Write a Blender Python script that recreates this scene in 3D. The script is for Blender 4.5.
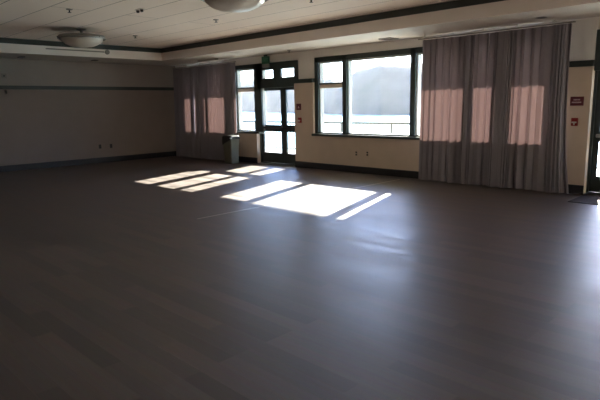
import bpy, bmesh, math, random
from mathutils import Vector, Matrix
random.seed(7)
scn = bpy.context.scene
for o in list(bpy.data.objects): bpy.data.objects.remove(o)
C = bpy.context.collection

# ------------------------------------------------------------------ camera
cam_d = bpy.data.cameras.new('camera'); cam = bpy.data.objects.new('camera', cam_d); C.objects.link(cam)
cam_d.sensor_width = 36; cam_d.lens = 530.36 * 36 / 600; cam_d.clip_start = .05; cam_d.clip_end = 5000
Rr = Vector((0.71252493, 0.70140473, -0.0184288)); Ru = Vector((-0.1110606, 0.13867749, 0.98409049)); Rf = Vector((-0.69280139, 0.6991423, -0.1767096))
M = Matrix((Rr, Ru, -Rf)).transposed().to_4x4(); M.translation = Vector((0, -9.4525, 1.55)); cam.matrix_world = M
scn.camera = cam

# ------------------------------------------------------------------ sky, sun, exposure
SUN_DIR = Vector((-.32, 1, .46)).normalized()          # towards the sun
world = bpy.data.worlds.new('sky'); scn.world = world; world.use_nodes = True
wn = world.node_tree; wn.nodes.clear()
wo = wn.nodes.new('ShaderNodeOutputWorld'); wb = wn.nodes.new('ShaderNodeBackground'); ws = wn.nodes.new('ShaderNodeTexSky')
ws.sky_type = 'NISHITA'; ws.sun_disc = False
ws.sun_elevation = math.asin(SUN_DIR.z); ws.sun_rotation = math.atan2(SUN_DIR.x, SUN_DIR.y)
ws.air_density = 1.0; ws.dust_density = .7; ws.ozone_density = 3.0
wb.inputs[1].default_value = 0.50
wt = wn.nodes.new('ShaderNodeMix'); wt.data_type = 'RGBA'; wt.blend_type = 'MULTIPLY'; wt.inputs['Factor'].default_value = 1; wt.inputs['B'].default_value = (.92, .95, 1.30, 1)
wn.links.new(ws.outputs[0], wt.inputs['A']); wn.links.new(wt.outputs['Result'], wb.inputs[0]); wn.links.new(wb.outputs[0], wo.inputs[0])
sun_d = bpy.data.lights.new('sun', 'SUN'); sun_d.energy = 40; sun_d.angle = .0093; sun_d.color = (1, .91, .80)
sun = bpy.data.objects.new('sun', sun_d); C.objects.link(sun); sun.location = (-10, 30, 20)
sun.rotation_euler = SUN_DIR.to_track_quat('Z', 'Y').to_euler()
vs = scn.view_settings
scn.display_settings.display_device = 'sRGB'
vs.view_transform = 'Standard'; vs.look = 'None'; vs.gamma = 1; vs.use_curve_mapping = False; vs.exposure = 1.0
cy = scn.cycles
cy.use_denoising = True; cy.max_bounces = 16; cy.diffuse_bounces = 8; cy.glossy_bounces = 4; cy.transmission_bounces = 8
cy.transparent_max_bounces = 16; cy.volume_bounces = 0; cy.sample_clamp_indirect = 20

# ------------------------------------------------------------------ materials
def mat(name, col, rough=.6, metal=0, spec=.5, noise=0, nscale=8, bump=0, bscale=60, col2=None):
    m = bpy.data.materials.new(name); m.use_nodes = True
    nt = m.node_tree; b = nt.nodes['Principled BSDF']
    b.inputs['Base Color'].default_value = (*col, 1); b.inputs['Roughness'].default_value = rough
    b.inputs['Metallic'].default_value = metal; b.inputs['Specular IOR Level'].default_value = spec
    tc = nt.nodes.new('ShaderNodeTexCoord')
    if noise or col2:
        n = nt.nodes.new('ShaderNodeTexNoise'); n.inputs['Scale'].default_value = nscale; n.inputs['Detail'].default_value = 4
        r = nt.nodes.new('ShaderNodeValToRGB'); k = noise or .1
        c2 = col2 or tuple(max(0, c * (1 - k)) for c in col); c1 = col if col2 else tuple(min(1, c * (1 + k)) for c in col)
        r.color_ramp.elements[0].color = (*c2, 1); r.color_ramp.elements[1].color = (*c1, 1)
        r.color_ramp.elements[0].position = .3; r.color_ramp.elements[1].position = .7
        nt.links.new(tc.outputs['Object'], n.inputs['Vector']); nt.links.new(n.outputs['Fac'], r.inputs['Fac']); nt.links.new(r.outputs['Color'], b.inputs['Base Color'])
    if bump:
        n2 = nt.nodes.new('ShaderNodeTexNoise'); n2.inputs['Scale'].default_value = bscale
        bp = nt.nodes.new('ShaderNodeBump'); bp.inputs['Strength'].default_value = bump; bp.inputs['Distance'].default_value = .01
        nt.links.new(tc.outputs['Object'], n2.inputs['Vector']); nt.links.new(n2.outputs['Fac'], bp.inputs['Height']); nt.links.new(bp.outputs['Normal'], b.inputs['Normal'])
    return m

def floor_mat():
    m = bpy.data.materials.new('floor_planks'); m.use_nodes = True; nt = m.node_tree; b = nt.nodes['Principled BSDF']; L = nt.links
    tc = nt.nodes.new('ShaderNodeTexCoord')
    br = nt.nodes.new('ShaderNodeTexBrick')
    for k, v in (('Scale', 1), ('Mortar Size', .0025), ('Mortar Smooth', .3), ('Bias', 0), ('Brick Width', 1.25), ('Row Height', .13)): br.inputs[k].default_value = v
    br.offset = .37; br.offset_frequency = 3
    br.inputs['Color1'].default_value = (0, 0, 0, 1); br.inputs['Color2'].default_value = (1, 1, 1, 1); br.inputs['Mortar'].default_value = (.5, .5, .5, 1)
    L.new(tc.outputs['Object'], br.inputs['Vector'])
    ramp = nt.nodes.new('ShaderNodeValToRGB'); e = ramp.color_ramp.elements
    e[0].color = (.055, .041, .037, 1); e[1].color = (.124, .094, .082, 1)
    L.new(br.outputs['Color'], ramp.inputs['Fac'])
    mp = nt.nodes.new('ShaderNodeMapping'); mp.inputs['Scale'].default_value = (1.5, 22, 1)
    gr = nt.nodes.new('ShaderNodeTexNoise'); gr.inputs['Scale'].default_value = 2; gr.inputs['Detail'].default_value = 6
    L.new(tc.outputs['Object'], mp.inputs['Vector']); L.new(mp.outputs['Vector'], gr.inputs['Vector'])
    mx = nt.nodes.new('ShaderNodeMix'); mx.data_type = 'RGBA'; mx.blend_type = 'OVERLAY'; mx.inputs['Factor'].default_value = .35
    L.new(ramp.outputs['Color'], mx.inputs['A']); L.new(gr.outputs['Color'], mx.inputs['B'])
    gp = nt.nodes.new('ShaderNodeMix'); gp.data_type = 'RGBA'; gp.inputs['B'].default_value = (.10, .07, .055, 1)
    L.new(br.outputs['Fac'], gp.inputs['Factor']); L.new(mx.outputs['Result'], gp.inputs['A']); L.new(gp.outputs['Result'], b.inputs['Base Color'])
    rr = nt.nodes.new('ShaderNodeMapRange'); rr.inputs['To Min'].default_value = .36; rr.inputs['To Max'].default_value = .49
    rm = nt.nodes.new('ShaderNodeMix'); rm.inputs['Factor'].default_value = .55; L.new(gr.outputs['Fac'], rm.inputs['A']); L.new(br.outputs['Color'], rm.inputs['B']); L.new(rm.outputs['Result'], rr.inputs['Value']); L.new(rr.outputs['Result'], b.inputs['Roughness'])
    b.inputs['Specular IOR Level'].default_value = .85
    bp = nt.nodes.new('ShaderNodeBump'); bp.inputs['Strength'].default_value = .4; bp.inputs['Distance'].default_value = .002; bp.invert = True
    L.new(br.outputs['Fac'], bp.inputs['Height']); L.new(bp.outputs['Normal'], b.inputs['Normal'])
    return m

def ceiling_mat():
    m = bpy.data.materials.new('ceiling_panels'); m.use_nodes = True; nt = m.node_tree; b = nt.nodes['Principled BSDF']; L = nt.links
    tc = nt.nodes.new('ShaderNodeTexCoord'); br = nt.nodes.new('ShaderNodeTexBrick')
    mp = nt.nodes.new('ShaderNodeMapping'); mp.inputs['Location'].default_value = (0, CEIL_OFF, 0)
    for k, v in (('Scale', 1), ('Mortar Size', .007), ('Mortar Smooth', .2), ('Brick Width', 9.0), ('Row Height', .642)): br.inputs[k].default_value = v
    br.offset = .5
    br.inputs['Color1'].default_value = (.88, .78, .69, 1); br.inputs['Color2'].default_value = (.86, .755, .665, 1); br.inputs['Mortar'].default_value = (.16, .13, .11, 1)
    L.new(tc.outputs['Object'], mp.inputs['Vector']); L.new(mp.outputs['Vector'], br.inputs['Vector']); L.new(br.outputs['Color'], b.inputs['Base Color']); b.inputs['Roughness'].default_value = .85
    return m

def glass_mat():
    m = bpy.data.materials.new('window_glass'); m.use_nodes = True; nt = m.node_tree; nt.nodes.clear(); L = nt.links
    o = nt.nodes.new('ShaderNodeOutputMaterial'); t = nt.nodes.new('ShaderNodeBsdfTransparent'); g = nt.nodes.new('ShaderNodeBsdfGlossy')
    t.inputs['Color'].default_value = (.90, .94, .93, 1); g.inputs['Roughness'].default_value = .02
    f = nt.nodes.new('ShaderNodeFresnel'); 
    ge = nt.nodes.new('ShaderNodeNewGeometry'); mr = nt.nodes.new('ShaderNodeMapRange'); mr.inputs['To Min'].default_value = 1.3; mr.inputs['To Max'].default_value = 1 / 1.3
    L.new(ge.outputs['Backfacing'], mr.inputs['Value']); L.new(mr.outputs['Result'], f.inputs['IOR'])
    mx = nt.nodes.new('ShaderNodeMixShader'); L.new(f.outputs[0], mx.inputs[0]); L.new(t.outputs[0], mx.inputs[1]); L.new(g.outputs[0], mx.inputs[2]); L.new(mx.outputs[0], o.inputs[0])
    return m

def cloth_mat():
    m = bpy.data.materials.new('curtain_cloth'); m.use_nodes = True; nt = m.node_tree; nt.nodes.clear(); L = nt.links
    o = nt.nodes.new('ShaderNodeOutputMaterial'); d = nt.nodes.new('ShaderNodeBsdfDiffuse'); t = nt.nodes.new('ShaderNodeBsdfTranslucent')
    tc = nt.nodes.new('ShaderNodeTexCoord'); n = nt.nodes.new('ShaderNodeTexNoise'); n.inputs['Scale'].default_value = 260
    bp = nt.nodes.new('ShaderNodeBump'); bp.inputs['Strength'].default_value = .2; bp.inputs['Distance'].default_value = .002
    L.new(tc.outputs['Object'], n.inputs['Vector']); L.new(n.outputs['Fac'], bp.inputs['Height']); L.new(bp.outputs[0], d.inputs['Normal'])
    d.inputs['Color'].default_value = (.29, .27, .30, 1); t.inputs['Color'].default_value = (.34, .20, .185, 1)
    mx = nt.nodes.new('ShaderNodeMixShader'); mx.inputs[0].default_value = .04
    L.new(d.outputs[0], mx.inputs[1]); L.new(t.outputs[0], mx.inputs[2]); L.new(mx.outputs[0], o.inputs[0])
    return m

def water_mat():
    m = bpy.data.materials.new('bay_water'); m.use_nodes = True; nt = m.node_tree; b = nt.nodes['Principled BSDF']; L = nt.links
    b.inputs['Base Color'].default_value = (.36, .60, .58, 1); b.inputs['Roughness'].default_value = .25
    tc = nt.nodes.new('ShaderNodeTexCoord'); mp = nt.nodes.new('ShaderNodeMapping'); mp.inputs['Scale'].default_value = (1, 1.6, 1)
    n = nt.nodes.new('ShaderNodeTexNoise'); n.inputs['Scale'].default_value = .8; n.inputs['Detail'].default_value = 5
    bp = nt.nodes.new('ShaderNodeBump'); bp.inputs['Strength'].default_value = .6; bp.inputs['Distance'].default_value = .25
    L.new(tc.outputs['Object'], mp.inputs[0]); L.new(mp.outputs[0], n.inputs['Vector']); L.new(n.outputs['Fac'], bp.inputs['Height']); L.new(bp.outputs[0], b.inputs['Normal'])
    return m

CEIL_OFF = 5.916 - .642 * 9
MF = floor_mat(); MC = ceiling_mat(); MG = glass_mat(); MCL = cloth_mat(); MW = water_mat()
M_LOW = mat('tan_wall_paint', (.60, .485, .385), .75, noise=.04, nscale=3, bump=.15, bscale=120)
M_UP = mat('cream_wall_paint', (.87, .83, .77), .75, noise=.03, nscale=3, bump=.15, bscale=120)
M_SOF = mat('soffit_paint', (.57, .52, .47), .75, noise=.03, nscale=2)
M_SOF_LIT = mat('soffit_paint_lightened', (.84, .78, .72), .75, noise=.03, nscale=2)  # soffit paint lightened, so its face looks better lit than the underside
M_LEFT = mat('shaded_tan_paint', (.295, .24, .212), .8, noise=.03, nscale=3)  # tan wall paint darkened, shade of the left wall put into the colour
M_LEFTU = mat('shaded_cream_paint', (.37, .325, .295), .8, noise=.03, nscale=3)  # cream wall paint darkened likewise for the shaded left wall
M_GRN = mat('dark_green_trim', (.033, .045, .043), .42, noise=.15, nscale=5)
M_BASE = mat('black_baseboard', (.018, .02, .026), .4)
M_SASH = mat('pale_sash_vinyl', (.50, .50, .47), .45)
M_TANB = mat('tan_sash_bar', (.72, .60, .48), .5)
M_METAL = mat('brushed_steel', (.5, .5, .5), .3, 1)
M_MAROON = mat('maroon_sign', (.10, .012, .022), .4)
M_SIGNTXT = mat('sign_lettering', (.55, .42, .45), .5)
M_RED = mat('red_alarm_plastic', (.27, .022, .02), .4)
M_WHITE = mat('white_plastic', (.7, .68, .64), .4)
M_BLACK = mat('black_plastic', (.02, .02, .022), .35)
M_EXIT = mat('green_exit_plastic', (.025, .13, .07), .4)
M_EXITT = mat('exit_letters', (.08, .30, .18), .4)
M_LAMPW = mat('frosted_lamp_glass', (.62, .57, .50), .35, noise=.05, nscale=6)
M_LAMPM = mat('satin_nickel_rim', (.27, .25, .225), .35, .6)
M_BIN = mat('olive_bin_plastic', (.16, .16, .125), .5, noise=.08, nscale=9)
M_MAT = mat('entry_mat_pile', (.035, .028, .032), .95, noise=.3, nscale=200, bump=.5, bscale=300)
M_TAPE = mat('pale_floor_tape', (.55, .48, .38), .4)
M_CONC = mat('deck_concrete', (.40, .37, .33), .85, noise=.12, nscale=2)
M_RAIL = mat('railing_paint', (.10, .11, .10), .5)
M_HILL = mat('hill_trees', (.14, .125, .10), .9, col2=(.08, .08, .06), nscale=.05)
M_HOUSE = mat('house_wall', (.6, .56, .5), .8); M_ROOF = mat('house_roof', (.25, .17, .14), .8)
M_ROOFE = mat('eave_boards', (.42, .38, .32), .8, noise=.08, nscale=3)

# ------------------------------------------------------------------ helpers
def box(bm, x0, x1, y0, y1, z0, z1, bev=0):
    r = bmesh.ops.create_cube(bm, size=1); vv = r['verts']
    for v in vv: v.co = Vector((x0 + (v.co.x + .5) * (x1 - x0), y0 + (v.co.y + .5) * (y1 - y0), z0 + (v.co.z + .5) * (z1 - z0)))
    if bev:
        es = list({e for v in vv for e in v.link_edges}); bmesh.ops.bevel(bm, geom=es, offset=bev, segments=2, affect='EDGES', profile=.5)
def cyl(bm, a, b, r, n=12, r2=None):
    a, b = Vector(a), Vector(b); d = b - a
    m = Matrix.Translation((a + b) / 2) @ d.to_track_quat('Z', 'Y').to_matrix().to_4x4()
    bmesh.ops.create_cone(bm, cap_ends=True, segments=n, radius1=r, radius2=r if r2 is None else r2, depth=d.length, matrix=m)
def lathe(bm, prof, loc=(0, 0, 0), n=40):
    rings = []
    for r, z in prof:
        rings.append([bm.verts.new((loc[0] + r * math.cos(2 * math.pi * i / n), loc[1] + r * math.sin(2 * math.pi * i / n), loc[2] + z)) for i in range(n)] if r > 1e-6 else [bm.verts.new((loc[0], loc[1], loc[2] + z))])
    for a, b in zip(rings, rings[1:]):
        for i in range(n):
            j = (i + 1) % n
            q = [a[i % len(a)], a[j % len(a)], b[j % len(b)], b[i % len(b)]]
            q = [v for k, v in enumerate(q) if v not in q[:k]]
            if len(q) > 2: bm.faces.new(q)
def obj(name, bm, m, parent=None, smooth=False):
    bmesh.ops.recalc_face_normals(bm, faces=bm.faces)
    me = bpy.data.meshes.new(name); bm.to_mesh(me); bm.free(); me.materials.append(m)
    o = bpy.data.objects.new(name, me); C.objects.link(o)
    if smooth:
        for p in me.polygons: p.use_smooth = True
    if parent:
        o.parent = parent; o.location = -parent.location if parent.parent is None else (0, 0, 0)
    return o
def bx(name, m, *b, parent=None, bev=0):
    bm = bmesh.new()
    for q in b: box(bm, *q, bev=bev)
    return obj(name, bm, m, parent)
def tag(o, label, cat=None, group=None, kind=None):
    if label: o['label'] = label
    if cat: o['category'] = cat
    if group: o['group'] = group
    if kind: o['kind'] = kind
    return o
def struct(o, label=None): return tag(o, label, kind='structure')
def empty(name, loc=(0, 0, 0)):
    o = bpy.data.objects.new(name, None); C.objects.link(o); o.location = loc; o.empty_display_size = .2; return o

# ------------------------------------------------------------------ room shell
XL, XR, YB = -14.89, 6.0, -13.5
RZ0, RZ1 = 2.07, 2.165              # picture rail
SOF, CEI = 2.83, 3.16               # soffit and ceiling heights
bm = bmesh.new(); box(bm, XL - .2, XR + .2, YB - .2, .25, -.15, 0); struct(obj('floor', bm, MF), 'grey brown plank floor with a low sheen')
bm = bmesh.new(); box(bm, XL - .2, XR + .2, YB - .2, .3, CEI, CEI + .15); struct(obj('ceiling', bm, MC), 'cream panelled ceiling with thin dark seams')
bx_s = bx('ceiling_soffit', M_SOF, (XL, XR, -1.29, .1, SOF, CEI), (XL, -13.40, YB, -1.29, SOF, CEI)); struct(bx('trim_5', M_SOF_LIT, (-13.40, XR, -1.302, -1.2901, SOF, 3.035), (-13.3999, -13.388, YB, -1.302, SOF, 3.035)), 'face of the lowered soffit under the dark band, light painted in'); struct(bx_s, 'lowered cream soffit along the window wall and left wall')  # thin boxes over the soffit face carry the lightened copy of its paint
struct(bx('trim_1', M_GRN, (-13.40, XR, -1.315, -1.29, 3.035, 3.148), (-13.40, -13.375, YB, -1.315, 3.035, 3.148)), 'dark band under the ceiling edge')
# left wall: tan below, cream above, both darkened for its weaker light
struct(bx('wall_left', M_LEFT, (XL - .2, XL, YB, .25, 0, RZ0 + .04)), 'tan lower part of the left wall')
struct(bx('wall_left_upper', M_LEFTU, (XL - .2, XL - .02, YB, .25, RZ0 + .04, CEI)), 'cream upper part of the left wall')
struct(bx('trim_2', M_GRN, (XL - .03, XL + .025, YB, -.0, RZ0, RZ1)), 'dark picture rail on the left wall')
struct(bx('baseboard_left', M_BASE, (XL, XL + .018, YB, 0, 0, .155)), 'black baseboard of the left wall')
struct(bx('wall_right', M_UP, (XR, XR + .2, YB, .25, 0, CEI))); struct(bx('wall_back', M_LOW, (XL, XR, YB - .2, YB, 0, CEI)))
# window wall: openings
W1 = (-14.40, -11.09); D1 = (-10.97, -9.50); W2 = (-8.86, -3.38); D2 = (-2.755, -.70); W3 = (-.40, 5.4); SZ = .86; HZ = 2.64
lowers = [(XL, W1[0], 0, RZ0), (W1[0], D1[0], 0, SZ - .06), (W1[1] + .0, D1[0], SZ - .06, RZ0), (D1[1], W2[0], 0, RZ0), (W2[0], W2[1], 0, SZ - .06), (W2[1], D2[0], 0, RZ0), (D2[1], W3[0], 0, RZ0), (W3[0], W3[1], 0, SZ - .06), (W3[1], XR, 0, RZ0)]
lowers[2] = (-11.0, D1[0], SZ - .06, SZ - .0599)
bm = bmesh.new()
for a, b, z0, z1 in lowers:
    if z1 - z0 > .01: box(bm, a, b, 0, .25, z0, z1)
struct(obj('wall_window', bm, M_LOW), 'tan lower part of the window wall')
uppers = [(XL, W1[0]), (D1[1] + .06, W2[0]), (W2[1], D2[0]), (D2[1] + .06, W3[0]), (W3[1], XR)]
bm = bmesh.new()
for a, b in uppers: box(bm, a, b, .1, .25, RZ0, SOF)
for a, b in ((W1[0], D1[1] + .06), (W2[0], W2[1]), (D2[0], D2[1] + .06), W3): box(bm, a, b, .1, .25, HZ, SOF)
struct(obj('wall_window_upper', bm, M_UP), 'cream upper part of the window wall')
struct(bx('trim_3', M_GRN, (XL, W1[0], -.025, .1, RZ0, RZ1), (D1[1] - .0, W2[0] - .0, -.025, .1, RZ0, RZ1), (W2[1], D2[0], -.025, .1, RZ0, RZ1), (D2[1], W3[0], -.025, .1, RZ0, RZ1)), 'dark picture rail on the window wall')
struct(bx('trim_4', M_UP, (-2.93, -2.765, .07, .1, RZ1, SOF)), 'cream casing board above the rail beside the right door')
struct(bx('baseboard_window', M_BASE, (XL + .02, D1[0], -.018, 0, 0, .15), (D1[1], D2[0], -.018, 0, 0, .15), (D2[1], XR, -.018, 0, 0, .15)), 'black baseboard of the window wall')

# ------------------------------------------------------------------ windows
def window(n, x0, x1, dark, sash_bar, label):
    """dark = list of (x0,x1) front mullions; sash_bar = list of (x0,x1) panes carrying the tan bar"""
    w = struct(bx('window_%d' % n, M_GRN, *[(a, b, .06, .11, SZ, HZ) for a, b in dark], (x0, x1, .06, .11, HZ - .105, HZ + .0), (x0, x1, .06, .11, SZ, SZ + .028)), label)
    # pale sash frames behind, one part each side of the dark members
    bmf = bmesh.new()
    for a, b in dark: box(bmf, max(x0, a - .02), min(x1, b + .03), .111, .23, SZ, HZ)
    box(bmf, x0, x1, .111, .23, HZ - .14, HZ); box(bmf, x0, x1, .11, .23, SZ, SZ + .028)
    obj('window_frame', bmf, M_SASH, w)
    for (a, b) in zip([d[1] for d in dark[:-1]], [d[0] for d in dark[1:]]):
        bx('pane', MG, (a - .005, b + .005, .195, .201, SZ + .02, HZ - .1), parent=w)
        if any(abs(a - s) < .01 for s in sash_bar):
            bar = bx('sash_bar', M_TANB, (a, b, .115, .225, 1.925, 2.02), parent=w)
            bx('sash_bar_lip', M_GRN, (a, b, .1, .115, 2.012, 2.045), parent=w)
    bx('window_sill', M_GRN, (x0 - .02 if n == 2 else x0, x1 + .0, -.055, .0999, SZ - .058, SZ - .002), parent=w, bev=.006)
    return w
window(1, W1[0], -10.80, [(-14.40, -14.28), (-13.36, -13.26), (-12.17, -11.86), (-11.09, -10.80)], [-11.86], 'window left of the glass door with dark green frame')
window(2, W2[0], W2[1], [(-8.86, -8.752), (-8.0, -7.88), (-6.185, -6.065), (-4.96, -4.84), (-3.50, -3.38)], [-8.752], 'large picture window with dark green frame overlooking the bay')
window(3, W3[0], W3[1], [(-.40, -.29), (1.5, 1.62), (3.4, 3.52), (5.29, 5.40)], [], 'added window beyond the right door, out of view, for more light')  # off-frame opening, added to bring more bounce light into the room

# ------------------------------------------------------------------ doors
def doors(n, X0, X1, XM, g1, g2, tr, label, px):
    d = struct(bx('door_%d' % n, M_GRN, (X0, X1, .1, .25, 2.0, 2.0001)), label)
    bpy.data.meshes.remove(d.data); d = bpy.data.objects.new('door_%d' % n, None); C.objects.link(d); struct(d, label)
    xt1 = X1 + .06
    # transom unit and frame
    bx('door_frame', M_GRN, (X0, X0 + .035, .12, .25, 0, 2.0), (X1 - .035, X1, .12, .25, 0, 2.0), (X0, xt1, .06, .25, 2.0, 2.245),
       (X0 + .0, tr[0], .06, .13, 2.245, 2.46), (tr[1], tr[2], .06, .13, 2.245, 2.46), (tr[3], xt1, .06, .13, 2.245, 2.46), (X0, xt1, .06, .24, 2.46, HZ - .01),
       (X0 + .035, X1 - .035, .12, .25, 0, .03), parent=d)
    for a, b in ((tr[0], tr[1]), (tr[2], tr[3])): bx('transom_pane', MG, (a - .004, b + .004, .11, .116, 2.24, 2.465), parent=d)
    for i, (a, b, g) in enumerate(((X0 + .036, XM - .003, g1), (XM + .003, X1 - .036, g2))):
        lf = bx('door_leaf', M_GRN, (a, g[0], .17, .22, .035, 1.998), (g[1], b, .17, .22, .035, 1.998), (g[0], g[1], .17, .22, 1.93, 1.998), (g[0], g[1], .17, .22, .86, 1.035), (g[0], g[1], .17, .22, .035, .30), parent=d)
        bx('door_glass', MG, (g[0] - .004, g[1] + .004, .192, .198, .295, .865), (g[0] - .004, g[1] + .004, .192, .198, 1.03, 1.935), parent=lf)
        bm = bmesh.new(); box(bm, a + .05, b - .04, .105, .135, .94, .985, bev=.006); box(bm, a + .05, a + .12, .135, .17, .935, .99); box(bm, b - .11, b - .04, .135, .17, .935, .99)
        obj('push_bar', bm, M_BLACK if n == 1 else M_METAL, lf)
        if i == 0:
            bm = bmesh.new(); cyl(bm, (b - .045, .17, 1.0), (b - .045, .145, 1.0), .022); obj('door_lock', bm, M_METAL, lf)
    bx('door_threshold', M_METAL, (X0, X1, .0, .115, 0, .012), parent=d)
    return d
doors(1, -10.97, -9.50, -10.08, (-10.875, -10.175), (-9.98, -9.555), (-10.80, -10.32, -10.05, -9.56), 'double glass door with dark green frame and transom lights', 0)
doors(2, -2.755, -.70, -1.73, (-2.635, -1.85), (-1.61, -.84), (-2.62, -1.86, -1.60, -.80), 'glass door at the right edge of the window wall', 0)

# ------------------------------------------------------------------ curtains
def curtain(name, x0, x1, bunches, label, group, seed, ztop0, ztop1, flare=(0, 0), dy=(0, 0), fw=.155):
    rnd = random.Random(seed); NS, NZ = 900, 30
    # cumulative map from cloth length to wall position: dense cloth where bunched
    N = 400; dens = []
    for i in range(N):
        x = x0 + (x1 - x0) * (i + .5) / N; k = 1.0
        for c, w, s in bunches: k += s * math.exp(-((x - c) / w) ** 2)
        dens.append(k)
    tot = sum(dens); cum = [0]
    for k in dens: cum.append(cum[-1] + k / tot)
    def X(s):
        lo, hi = 0, N
        while hi - lo > 1:
            mid = (lo + hi) // 2
            if cum[mid] <= s: lo = mid
            else: hi = mid
        f = (s - cum[lo]) / max(1e-9, cum[hi] - cum[lo]); return x0 + (x1 - x0) * (lo + f) / N, dens[lo]
    folds = tot / N * (x1 - x0) / fw
    ph = [rnd.uniform(0, 6.28) for _ in range(6)]
    wob = lambda s: .9 * math.sin(7.3 * s + ph[0]) + .7 * math.sin(17 * s + ph[1]) + .4 * math.sin(41 * s + ph[2])
    bm = bmesh.new(); grid = []
    for j in range(NZ + 1):
        t = j / NZ; row = []
        for i in range(NS + 1):
            s = i / NS; x, k = X(s)
            th = 2 * math.pi * folds * s + 1.4 * wob(s) + .25 * math.sin(2.2 * t + 9 * s + ph[3]) * t
            am = .046 + .014 * (k - 1) ** .6 + .012 * t
            am *= .35 + .65 * math.sin(11 * s + ph[4]) ** 2 if k < 1.5 else 1.0; edge = min(1, s * 14, (1 - s) * 14)
            am = min(am, .078) * (.25 + .75 * edge)
            y = -.118 - .055 * t + dy[0] * max(0, 1 - s * 14) + dy[1] * max(0, 1 - (1 - s) * 14) + am * math.sin(th) + .004 * math.sin(2 * th + ph[5])
            xx = x + (.011 + .006 * math.sin(13 * s + ph[2]) + .008 * min(2, k - 1)) * edge * math.sin(2 * th + .6) + (flare[0] * (1 - s) ** 8 + flare[1] * s ** 8) * t ** 3
            zt = ztop0 + (ztop1 - ztop0) * s + .006 * math.sin(th)
            zb = .012 + .012 * (.5 + .5 * math.sin(3.1 * s * 6 + ph[0]))
            row.append(bm.verts.new((xx, y, zt + (zb - zt) * t)))
        grid.append(row)
    for a, b in zip(grid, grid[1:]):
        for i in range(NS): bm.faces.new((a[i], a[i + 1], b[i + 1], b[i]))
    o = obj(name, bm, MCL, None, True); tag(o, label, 'curtain', group)
    hem = bmesh.new()
    return o
curtain('curtain', -14.66, -13.555, [(-14.55, .10, 1.6), (-13.66, .07, 2.2)], 'purple grey curtain hanging against the far corner, left of its partner behind the bin', 'curtains on the left window', 3, 2.715, 2.715, dy=(0, .03), fw=.115)
curtain('curtain', -13.555, -11.63, [(-13.40, .07, 2.4), (-12.95, .05, 1.4), (-11.85, .16, 3.0)], 'purple grey curtain ending at the trash bin and left edge of the clear window', 'curtains on the left window', 5, 2.715, 2.715, dy=(-.03, 0), fw=.115)
curtain('curtain', -5.80, -4.30, [(-4.79, .055, 3.6), (-5.70, .05, .8)], 'purple grey curtain covering the right end of the big bay window', 'curtains on the right', 11, 2.74, 2.74, dy=(0, .03))
curtain('curtain', -4.335, -3.07, [(-4.15, .15, 3.6), (-3.16, .09, 3.0)], 'purple grey curtain nearest the right door and maroon wall sign', 'curtains on the right', 17, 2.74, 2.75, (0, .15), dy=(-.03, 0))
for a, b, z, lb in ((-14.7, -11.6, 2.722, 'slim pale curtain track above the left curtains'), (-5.9, -3.03, 2.757, 'slim pale curtain track above the right curtains')):
    e = empty('curtain_track', ((a + b) / 2, -.118, z)); tag(e, lb, 'curtain track', 'curtain tracks')
    bx('rail', M_LAMPM, (a, b, -.130, -.105, z, z + .02), parent=e)
    k = a + .15
    while k < b: bx('bracket', M_WHITE, (k - .012, k + .012, -.125, -.11, z + .03, SOF), parent=e); k += .6

# ------------------------------------------------------------------ ceiling lamps
def lamp(x, y, label):
    e = empty('ceiling_lamp', (x, y, CEI)); tag(e, label, 'ceiling lamp', 'bowl ceiling lamps')
    L = (x, y, 0)
    bm = bmesh.new(); lathe(bm, [(0, 3.158), (.09, 3.158), (.10, 3.145), (.03, 3.125), (.02, 3.04), (0, 3.04)], L, 24); obj('canopy', bm, M_LAMPM, e, True)
    bm = bmesh.new(); lathe(bm, [(0, 3.05), (.38, 3.045), (.445, 3.03), (.47, 2.965), (.457, 2.955), (.445, 2.965), (.43, 3.01), (.38, 3.03), (0, 3.04)], L, 56); obj('rim', bm, M_LAMPM, e, True)
    bm = bmesh.new(); lathe(bm, [(.39, 3.0), (.415, 2.965), (.395, 2.92), (.325, 2.865), (.22, 2.822), (.11, 2.804), (0, 2.80)], L, 56); obj('lamp_shade', bm, M_LAMPW, e, True)
    for k in range(3):
        a = k * 2.094 + .4; bm = bmesh.new(); cyl(bm, (x + .455 * math.cos(a), y + .455 * math.sin(a), 2.985), (x + .485 * math.cos(a), y + .485 * math.sin(a), 2.985), .014); obj('knob', bm, M_LAMPM, e, True)
lamp(-11.15, -4.50, 'shallow bowl ceiling lamp nearest the left wall')
lamp(-5.84, -4.73, 'shallow bowl ceiling lamp cut by the top edge of the picture')

# ------------------------------------------------------------------ ceiling fittings
def sprinkler(x, y, z, label, dark=M_BLACK):
    e = empty('sprinkler', (x, y, z)); tag(e, label, 'sprinkler', 'ceiling sprinklers')
    bm = bmesh.new(); lathe(bm, [(0, z), (.055, z), (.05, z - .012), (.02, z - .018), (0, z - .018)], (x, y, 0), 20); obj('escutcheon', bm, M_LAMPM, e, True)
    bm = bmesh.new(); cyl(bm, (x, y, z - .016), (x, y, z - .05), .012); lathe(bm, [(0, z - .05), (.03, z - .052), (.03, z - .057), (0, z - .057)], (x, y, 0), 16); obj('head', bm, dark, e)
sprinkler(-9.05, -5.60, CEI, 'small sprinkler in the ceiling panel just above left bowl lamp')
sprinkler(-8.42, -3.11, CEI, 'small sprinkler between the right bowl lamp and dark ceiling band')
sprinkler(-11.39, -3.16, CEI, 'small sprinkler near the far ceiling corner')
sprinkler(-5.9, -3.17, CEI, 'small sprinkler at the top edge of the picture over the big window')
sprinkler(-9.27, -.37, SOF, 'small sprinkler in the soffit between exit sign and big window')
e = empty('emergency_light', (-8.35, -4.72, CEI)); tag(e, 'small twin headed ceiling fitting between the two bowl lamps', 'light')
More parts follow.
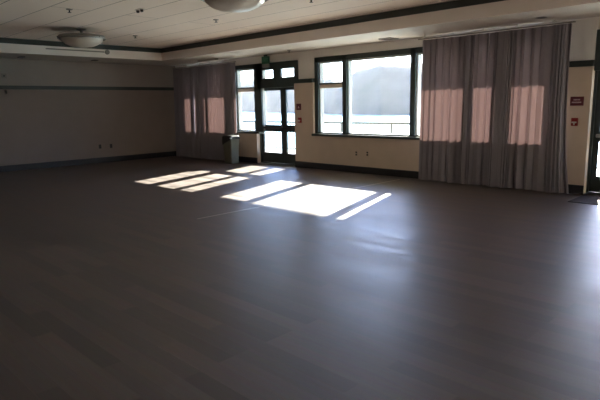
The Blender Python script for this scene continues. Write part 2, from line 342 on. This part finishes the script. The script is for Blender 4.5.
bx('base', M_WHITE, (-8.45, -8.25, -4.76, -4.68, CEI - .012, CEI), parent=e)
for dx in (-.07, .06):
    bm = bmesh.new(); cyl(bm, (-8.35 + dx, -4.72, CEI - .012), (-8.35 + dx, -4.72, CEI - .05), .03, r2=.022); obj('lamp_head', bm, M_BLACK, e)
def downlight(x, y, r, label):
    e = empty('downlight', (x, y, SOF)); tag(e, label, 'downlight')
    bm = bmesh.new(); lathe(bm, [(r * .8, SOF - .002), (r, SOF - .001), (r + .015, SOF - .008), (r * .8, SOF - .010)], (x, y, 0), 28); obj('trim_ring', bm, M_LAMPM, e, True)
    bm = bmesh.new(); lathe(bm, [(0, SOF - .004), (r * .8, SOF - .004), (r * .8, SOF - .001), (0, SOF - .001)], (x, y, 0), 28); obj('lens', bm, M_BLACK, e)
downlight(-3.39, -.57, .075, 'round recessed downlight above the right curtain')
e = empty('ceiling_vent', (-6.48, -.5, SOF)); tag(e, 'small square vent in the soffit over the big window', 'vent')
bx('frame', M_LAMPM, (-6.63, -6.33, -.43, -.40, SOF - .02, SOF), (-6.63, -6.33, -.19, -.16, SOF - .02, SOF), (-6.63, -6.60, -.40, -.19, SOF - .02, SOF), (-6.36, -6.33, -.40, -.19, SOF - .02, SOF), parent=e)
for k in range(5): bx('slat', M_LAMPM, (-6.60, -6.36, -.385 + .04 * k, -.372 + .04 * k, SOF - .016, SOF - .002), parent=e)
e = empty('soffit_box', (-12.25, -.45, SOF)); tag(e, 'short grey beige box fixed under the soffit above left curtains', 'ceiling box')
bx('housing', M_SOF, (-12.75, -11.95, -.55, -.45, SOF - .05, SOF), parent=e, bev=.01); bx('end_cap', M_LAMPM, (-11.949, -11.93, -.55, -.45, SOF - .05, SOF), parent=e)
# wiring channel with round box on the left soffit face
e = empty('cable_channel', (-13.40, -3.5, 2.97)); tag(e, 'thin cable channel running to a round box on the left soffit', 'cable channel')
bx('channel', M_LAMPM, (-13.40, -13.385, -4.4, -2.95, 2.955, 2.985), parent=e)
bm = bmesh.new(); cyl(bm, (-13.40, -2.88, 2.97), (-13.36, -2.88, 2.97), .06, 20); obj('junction_box', bm, M_LAMPM, e)
for y, lb in ((-4.69, 'small dark fitting under the left soffit, farther from the corner'), (-2.85, 'small dark fitting under the left soffit near the far corner')):
    tag(bx('soffit_fitting', M_BLACK, (-14.3, -14.1, y - .06, y + .06, SOF - .02, SOF), bev=.004), lb, 'fitting', 'left soffit fittings')

# ------------------------------------------------------------------ exit sign
ex, ey = -10.50, -.02
e = empty('exit_sign', (ex, ey, 2.6)); tag(e, 'green exit sign hanging above the glass double door', 'exit sign')
bx('housing', M_EXIT, (ex - .13, ex + .13, ey - .025, ey + .025, 2.60, 2.79), parent=e, bev=.006)
bx('mount', M_BLACK, (ex - .05, ex + .05, ey - .02, ey + .02, 2.79, SOF), parent=e)
bx('lens', M_LAMPM, (ex - .125, ex + .14, ey - .02, ey + .03, 2.515, 2.60), parent=e, bev=.01)
cu = bpy.data.curves.new('lettering', 'FONT'); cu.body = 'EXIT'; cu.size = .12; cu.extrude = .002; cu.align_x = 'CENTER'; cu.align_y = 'CENTER'
tmp = bpy.data.objects.new('tmp', cu); C.objects.link(tmp); bpy.context.view_layer.update()
tm = bpy.data.meshes.new_from_object(tmp.evaluated_get(bpy.context.evaluated_depsgraph_get())); bpy.data.objects.remove(tmp); tm.materials.clear(); tm.materials.append(M_EXITT)
t = bpy.data.objects.new('lettering', tm); C.objects.link(t); t.parent = e; t.rotation_euler = (math.pi / 2, 0, 0); t.location = (0, -.028, .095)

# ------------------------------------------------------------------ wall signs, alarms, outlets
def sign(x, z, w, h, label, rows):
    e = empty('wall_sign', (x, 0, z)); tag(e, label, 'sign', 'maroon wall signs')
    bx('plate', M_MAROON, (x - w / 2, x + w / 2, -.012, 0, z - h / 2, z + h / 2), parent=e, bev=.003)
    bm = bmesh.new()
    for (a, b, c, d) in rows: box(bm, x + a, x + b, -.0145, -.0118, z + c, z + d)
    obj('lettering', bm, M_SIGNTXT, e)
tri = [(-.03 + .006 * k, .03 - .006 * k, -.035 + .012 * k, -.023 + .012 * k) for k in range(4)]
sign(-9.345, 1.50, .16, .155, 'small square maroon sign right of the glass double door', tri)
rows = [(-.05 + .021 * k, -.037 + .021 * k, .012, .034) for k in range(5)] + [(-.075 + .0185 * k, -.063 + .0185 * k, -.03, -.008) for k in range(8)]
sign(-2.955, 1.525, .205, .145, 'maroon rectangular sign beside the right door', rows)
def alarm(x, z, label):
    e = empty('fire_alarm_pull', (x, 0, z)); tag(e, label, 'fire alarm', 'fire alarm pull stations')
    bx('body', M_RED, (x - .05, x + .05, -.04, 0, z - .065, z + .065), parent=e, bev=.008)
    bx('pull_handle', M_WHITE, (x - .036, x + .036, -.056, -.04, z - .018, z + .006), (x - .010, x + .010, -.052, -.04, z - .05, z - .018), parent=e, bev=.002)
alarm(-9.305, 1.175, 'red fire alarm pull under the square maroon sign')
alarm(-2.965, 1.19, 'red fire alarm pull under the maroon sign beside right door')
def outlet(p, left, label, dark):
    e = empty('wall_outlet', p); tag(e, label, 'outlet', 'wall outlets'); x, y, z = p
    if left:
        bx('plate', M_WHITE if not dark else M_BLACK, (x, x + .008, y - .036, y + .036, z - .058, z + .058), parent=e)
        bx('socket', M_BLACK, (x + .008, x + .012, y - .02, y + .02, z - .045, z - .008), (x + .008, x + .012, y - .02, y + .02, z + .008, z + .045), parent=e)
    else:
        bx('plate', M_LOW, (x - .036, x + .036, y - .008, y, z - .058, z + .058), parent=e)
        bx('socket', M_BLACK, (x - .02, x + .02, y - .012, y - .008, z - .045, z - .008), (x - .02, x + .02, y - .012, y - .008, z + .008, z + .045), parent=e)
outlet((-7.536, 0, .44), 0, 'wall outlet under the big window, left one of the pair', 0); outlet((-7.224, 0, .45), 0, 'wall outlet under the big window, right one of the pair', 0)
outlet((XL, -2.585, .47), 1, 'dark outlet low on the left wall, farther from the curtain', 1); outlet((XL, -2.252, .465), 1, 'dark outlet low on the left wall, closer to the curtain', 1)
e = empty('thermostat', (XL - .02, -4.92, 2.4)); tag(e, 'small thermostat on the left wall above the dark rail', 'thermostat')
bx('cover', M_LAMPM, (XL - .02, XL + .01, -4.98, -4.86, 2.34, 2.46), parent=e, bev=.004); bx('dial', M_BLACK, (XL + .01, XL + .016, -4.94, -4.90, 2.38, 2.42), parent=e)
tag(bx('wall_hook', M_BLACK, (XL, XL + .03, -4.925, -4.895, 1.96, 2.04), bev=.004), 'small dark hook just under the rail on the left wall', 'hook')

# ------------------------------------------------------------------ trash bin
bxx, byy = -11.55, -.43
e = empty('trash_bin', (bxx, byy, 0)); tag(e, 'tall olive grey trash bin with black lid against the left curtain', 'trash bin')
def ring(bm, w, d, z, r=.04, n=6, tilt=0):
    out = []
    for cx, cy, a0 in ((w - r, d - r, 0), (-w + r, d - r, 90), (-w + r, -d + r, 180), (w - r, -d + r, 270)):
        for k in range(n):
            a = math.radians(a0 + 90 * k / (n - 1)); x = cx + r * math.cos(a); out.append(bm.verts.new((bxx + x, byy + cy + r * math.sin(a), z + tilt * x)))
    return out
def loft(bm, rs):
    bm.faces.new(rs[0][::-1])
    for a, b in zip(rs, rs[1:]):
        for i in range(len(a)): j = (i + 1) % len(a); bm.faces.new((a[i], a[j], b[j], b[i]))
    bm.faces.new(rs[-1])
bm = bmesh.new(); loft(bm, [ring(bm, .155, .125, .0), ring(bm, .16, .13, .015), ring(bm, .185, .15, .60), ring(bm, .185, .15, .66)]); obj('bin_body', bm, M_BIN, e)
bm = bmesh.new(); loft(bm, [ring(bm, .20, .165, .585, tilt=.42), ring(bm, .205, .17, .65, tilt=.25), ring(bm, .20, .165, .735), ring(bm, .17, .14, .765), ring(bm, .08, .06, .775)]); obj('lid', bm, M_BLACK, e)
bm = bmesh.new(); box(bm, bxx + .17, bxx + .225, byy - .19, byy - .15, .68, .715, bev=.008); obj('handle', bm, M_METAL, e)

# ------------------------------------------------------------------ floor mat, tape
e = tag(bx('entry_mat', M_MAT, (-2.72, -.75, -.85, -.055, 0, .012), bev=.004), 'dark entry mat on the floor before the right door', 'mat')
tag(bx('floor_tape', M_TAPE, (-6.165, -6.14, -5.3, -.3, 0, .0008)), 'thin pale line taped across the plank floor', 'floor line')

# ------------------------------------------------------------------ outside
struct(bx('roof_eave', M_ROOFE, (-17, 8, .3, 2.95, 3.205, 3.33)), 'roof overhang outside above the windows')
WZ = -6.0
bm = bmesh.new(); box(bm, -18, 8, .25, 4.2, -.35, -.12); 
struct(obj('deck', bm, M_CONC), 'concrete deck outside the windows')
struct(bx('building_base', M_CONC, (-18, 8, -.2, 3.5, WZ, -.35)))
bm = bmesh.new(); box(bm, -1500, 1500, -30, 1500, WZ - .5, WZ); w = tag(obj('bay_water', bm, MW), 'bright turquoise water of the bay', 'water', kind='stuff')
# railing
e = empty('deck_railing', (-8, 1.2, -.12)); e.location = (-8, 4.0, -.12); tag(e, 'metal railing with thin balusters along the deck outside', 'railing')
path = [(-16.5, 4.0), (6.0, 4.0)]; TZ = .965
bm = bmesh.new()
for (a, b) in zip(path, path[1:]):
    cyl(bm, (*a, TZ - .02), (*b, TZ - .02), .036, 8)
obj('top_rail', bm, M_RAIL, e)
bm = bmesh.new()
for (a, b) in zip(path, path[1:]): cyl(bm, (*a, .0), (*b, .0), .02, 8)
obj('bottom_rail', bm, M_RAIL, e)
bm = bmesh.new(); cyl(bm, (0, 0, .0), (0, 0, TZ - .03), .012, 6); pb = obj('baluster', bm, M_RAIL, e); pb.location = (-.2, 0, .12)
bm = bmesh.new(); cyl(bm, (0, 0, 0), (0, 0, TZ + .1), .032, 8); pp = obj('railing_post', bm, M_RAIL, e); pp.location = (-1.38, 0, 0)
bals = [(-8.2 - .15 * k, 4.0) for k in range(1, 54)]
for x, y in bals:
    c = pb.copy(); C.objects.link(c); c.parent = e; c.location = (x + 8, 0, .12)
for x, y in ((-11.35, 4), (-7.4, 4), (-13.33, 4), (-15.3, 4), (-5.4, 4)):
    c = pp.copy(); C.objects.link(c); c.parent = e; c.location = (x + 8, 0, 0)

# far shore hill: terrain with its own distance and height
import mathutils.noise as mn
shore = [(-20, 300), (20, 320), (36, 352), (41, 410), (45, 520), (48, 610), (51, 780), (80, 1000)]
ridge = [(-20, 2.4), (15, 2.6), (28, 3.6), (32.9, 4.0), (34.6, 4.15), (36.1, 4.0), (37.6, 3.6), (38.6, 3.3), (39.2, 2.85), (40.0, 2.35), (41.3, 2.75), (42.4, 2.6), (46, 2.5), (49.0, 2.6), (50.0, 2.85), (50.8, 2.45), (56, 2.2), (80, 1.5)]
def interp(t, x):
    for (a, b), (c, d) in zip(t, t[1:]):
        if x <= c: return b + (d - b) * (x - a) / (c - a)
    return t[-1][1]
bm = bmesh.new(); rows = []; NA, NR = 420, 26
for i in range(NA + 1):
    az = -20 + 100 * i / NA; r0 = interp(shore, az); dr = r0 * .2; hz = math.tan(math.radians(interp(ridge, az))) * (r0 + dr) + 1.55 - WZ
    col = []
    for j in range(NR + 1):
        t = j / NR * 1.3; prof = math.sin(min(t, 1) * math.pi / 2) ** .8 if t <= 1 else 1 - (t - 1) ** 2 * 2
        r = r0 + dr * t; x, y = -r * math.sin(math.radians(az)), -9.45 + r * math.cos(math.radians(az))
        z = WZ + hz * prof + (mn.noise(Vector((x, y, 0)) * .12) * .5 + mn.noise(Vector((x, y, 3)) * .03) * .7) * min(1, t * 3)
        if j == 0: z = WZ - 1
        col.append(bm.verts.new((x, y, z)))
    rows.append(col)
for a, b in zip(rows, rows[1:]):
    for j in range(NR): bm.faces.new((a[j], a[j + 1], b[j + 1], b[j]))
struct(obj('hill', bm, M_HILL, None, True), 'hazy wooded hill across the bay')
# haze over the bay: a real scattering volume in front of and over the hill
hm = bpy.data.materials.new('bay_haze'); hm.use_nodes = True; nt = hm.node_tree; nt.nodes.clear()
oo = nt.nodes.new('ShaderNodeOutputMaterial'); vv = nt.nodes.new('ShaderNodeVolumeScatter'); vv.inputs['Color'].default_value = (1, .95, .90, 1)
vv.inputs['Density'].default_value = .00010; vv.inputs['Anisotropy'].default_value = .45; nt.links.new(vv.outputs[0], oo.inputs['Volume'])
bm = bmesh.new(); box(bm, -1300, 500, 40, 1300, WZ + .3, 60); h = tag(obj('bay_haze', bm, hm), 'pale morning haze lying over the bay', 'haze', kind='stuff')
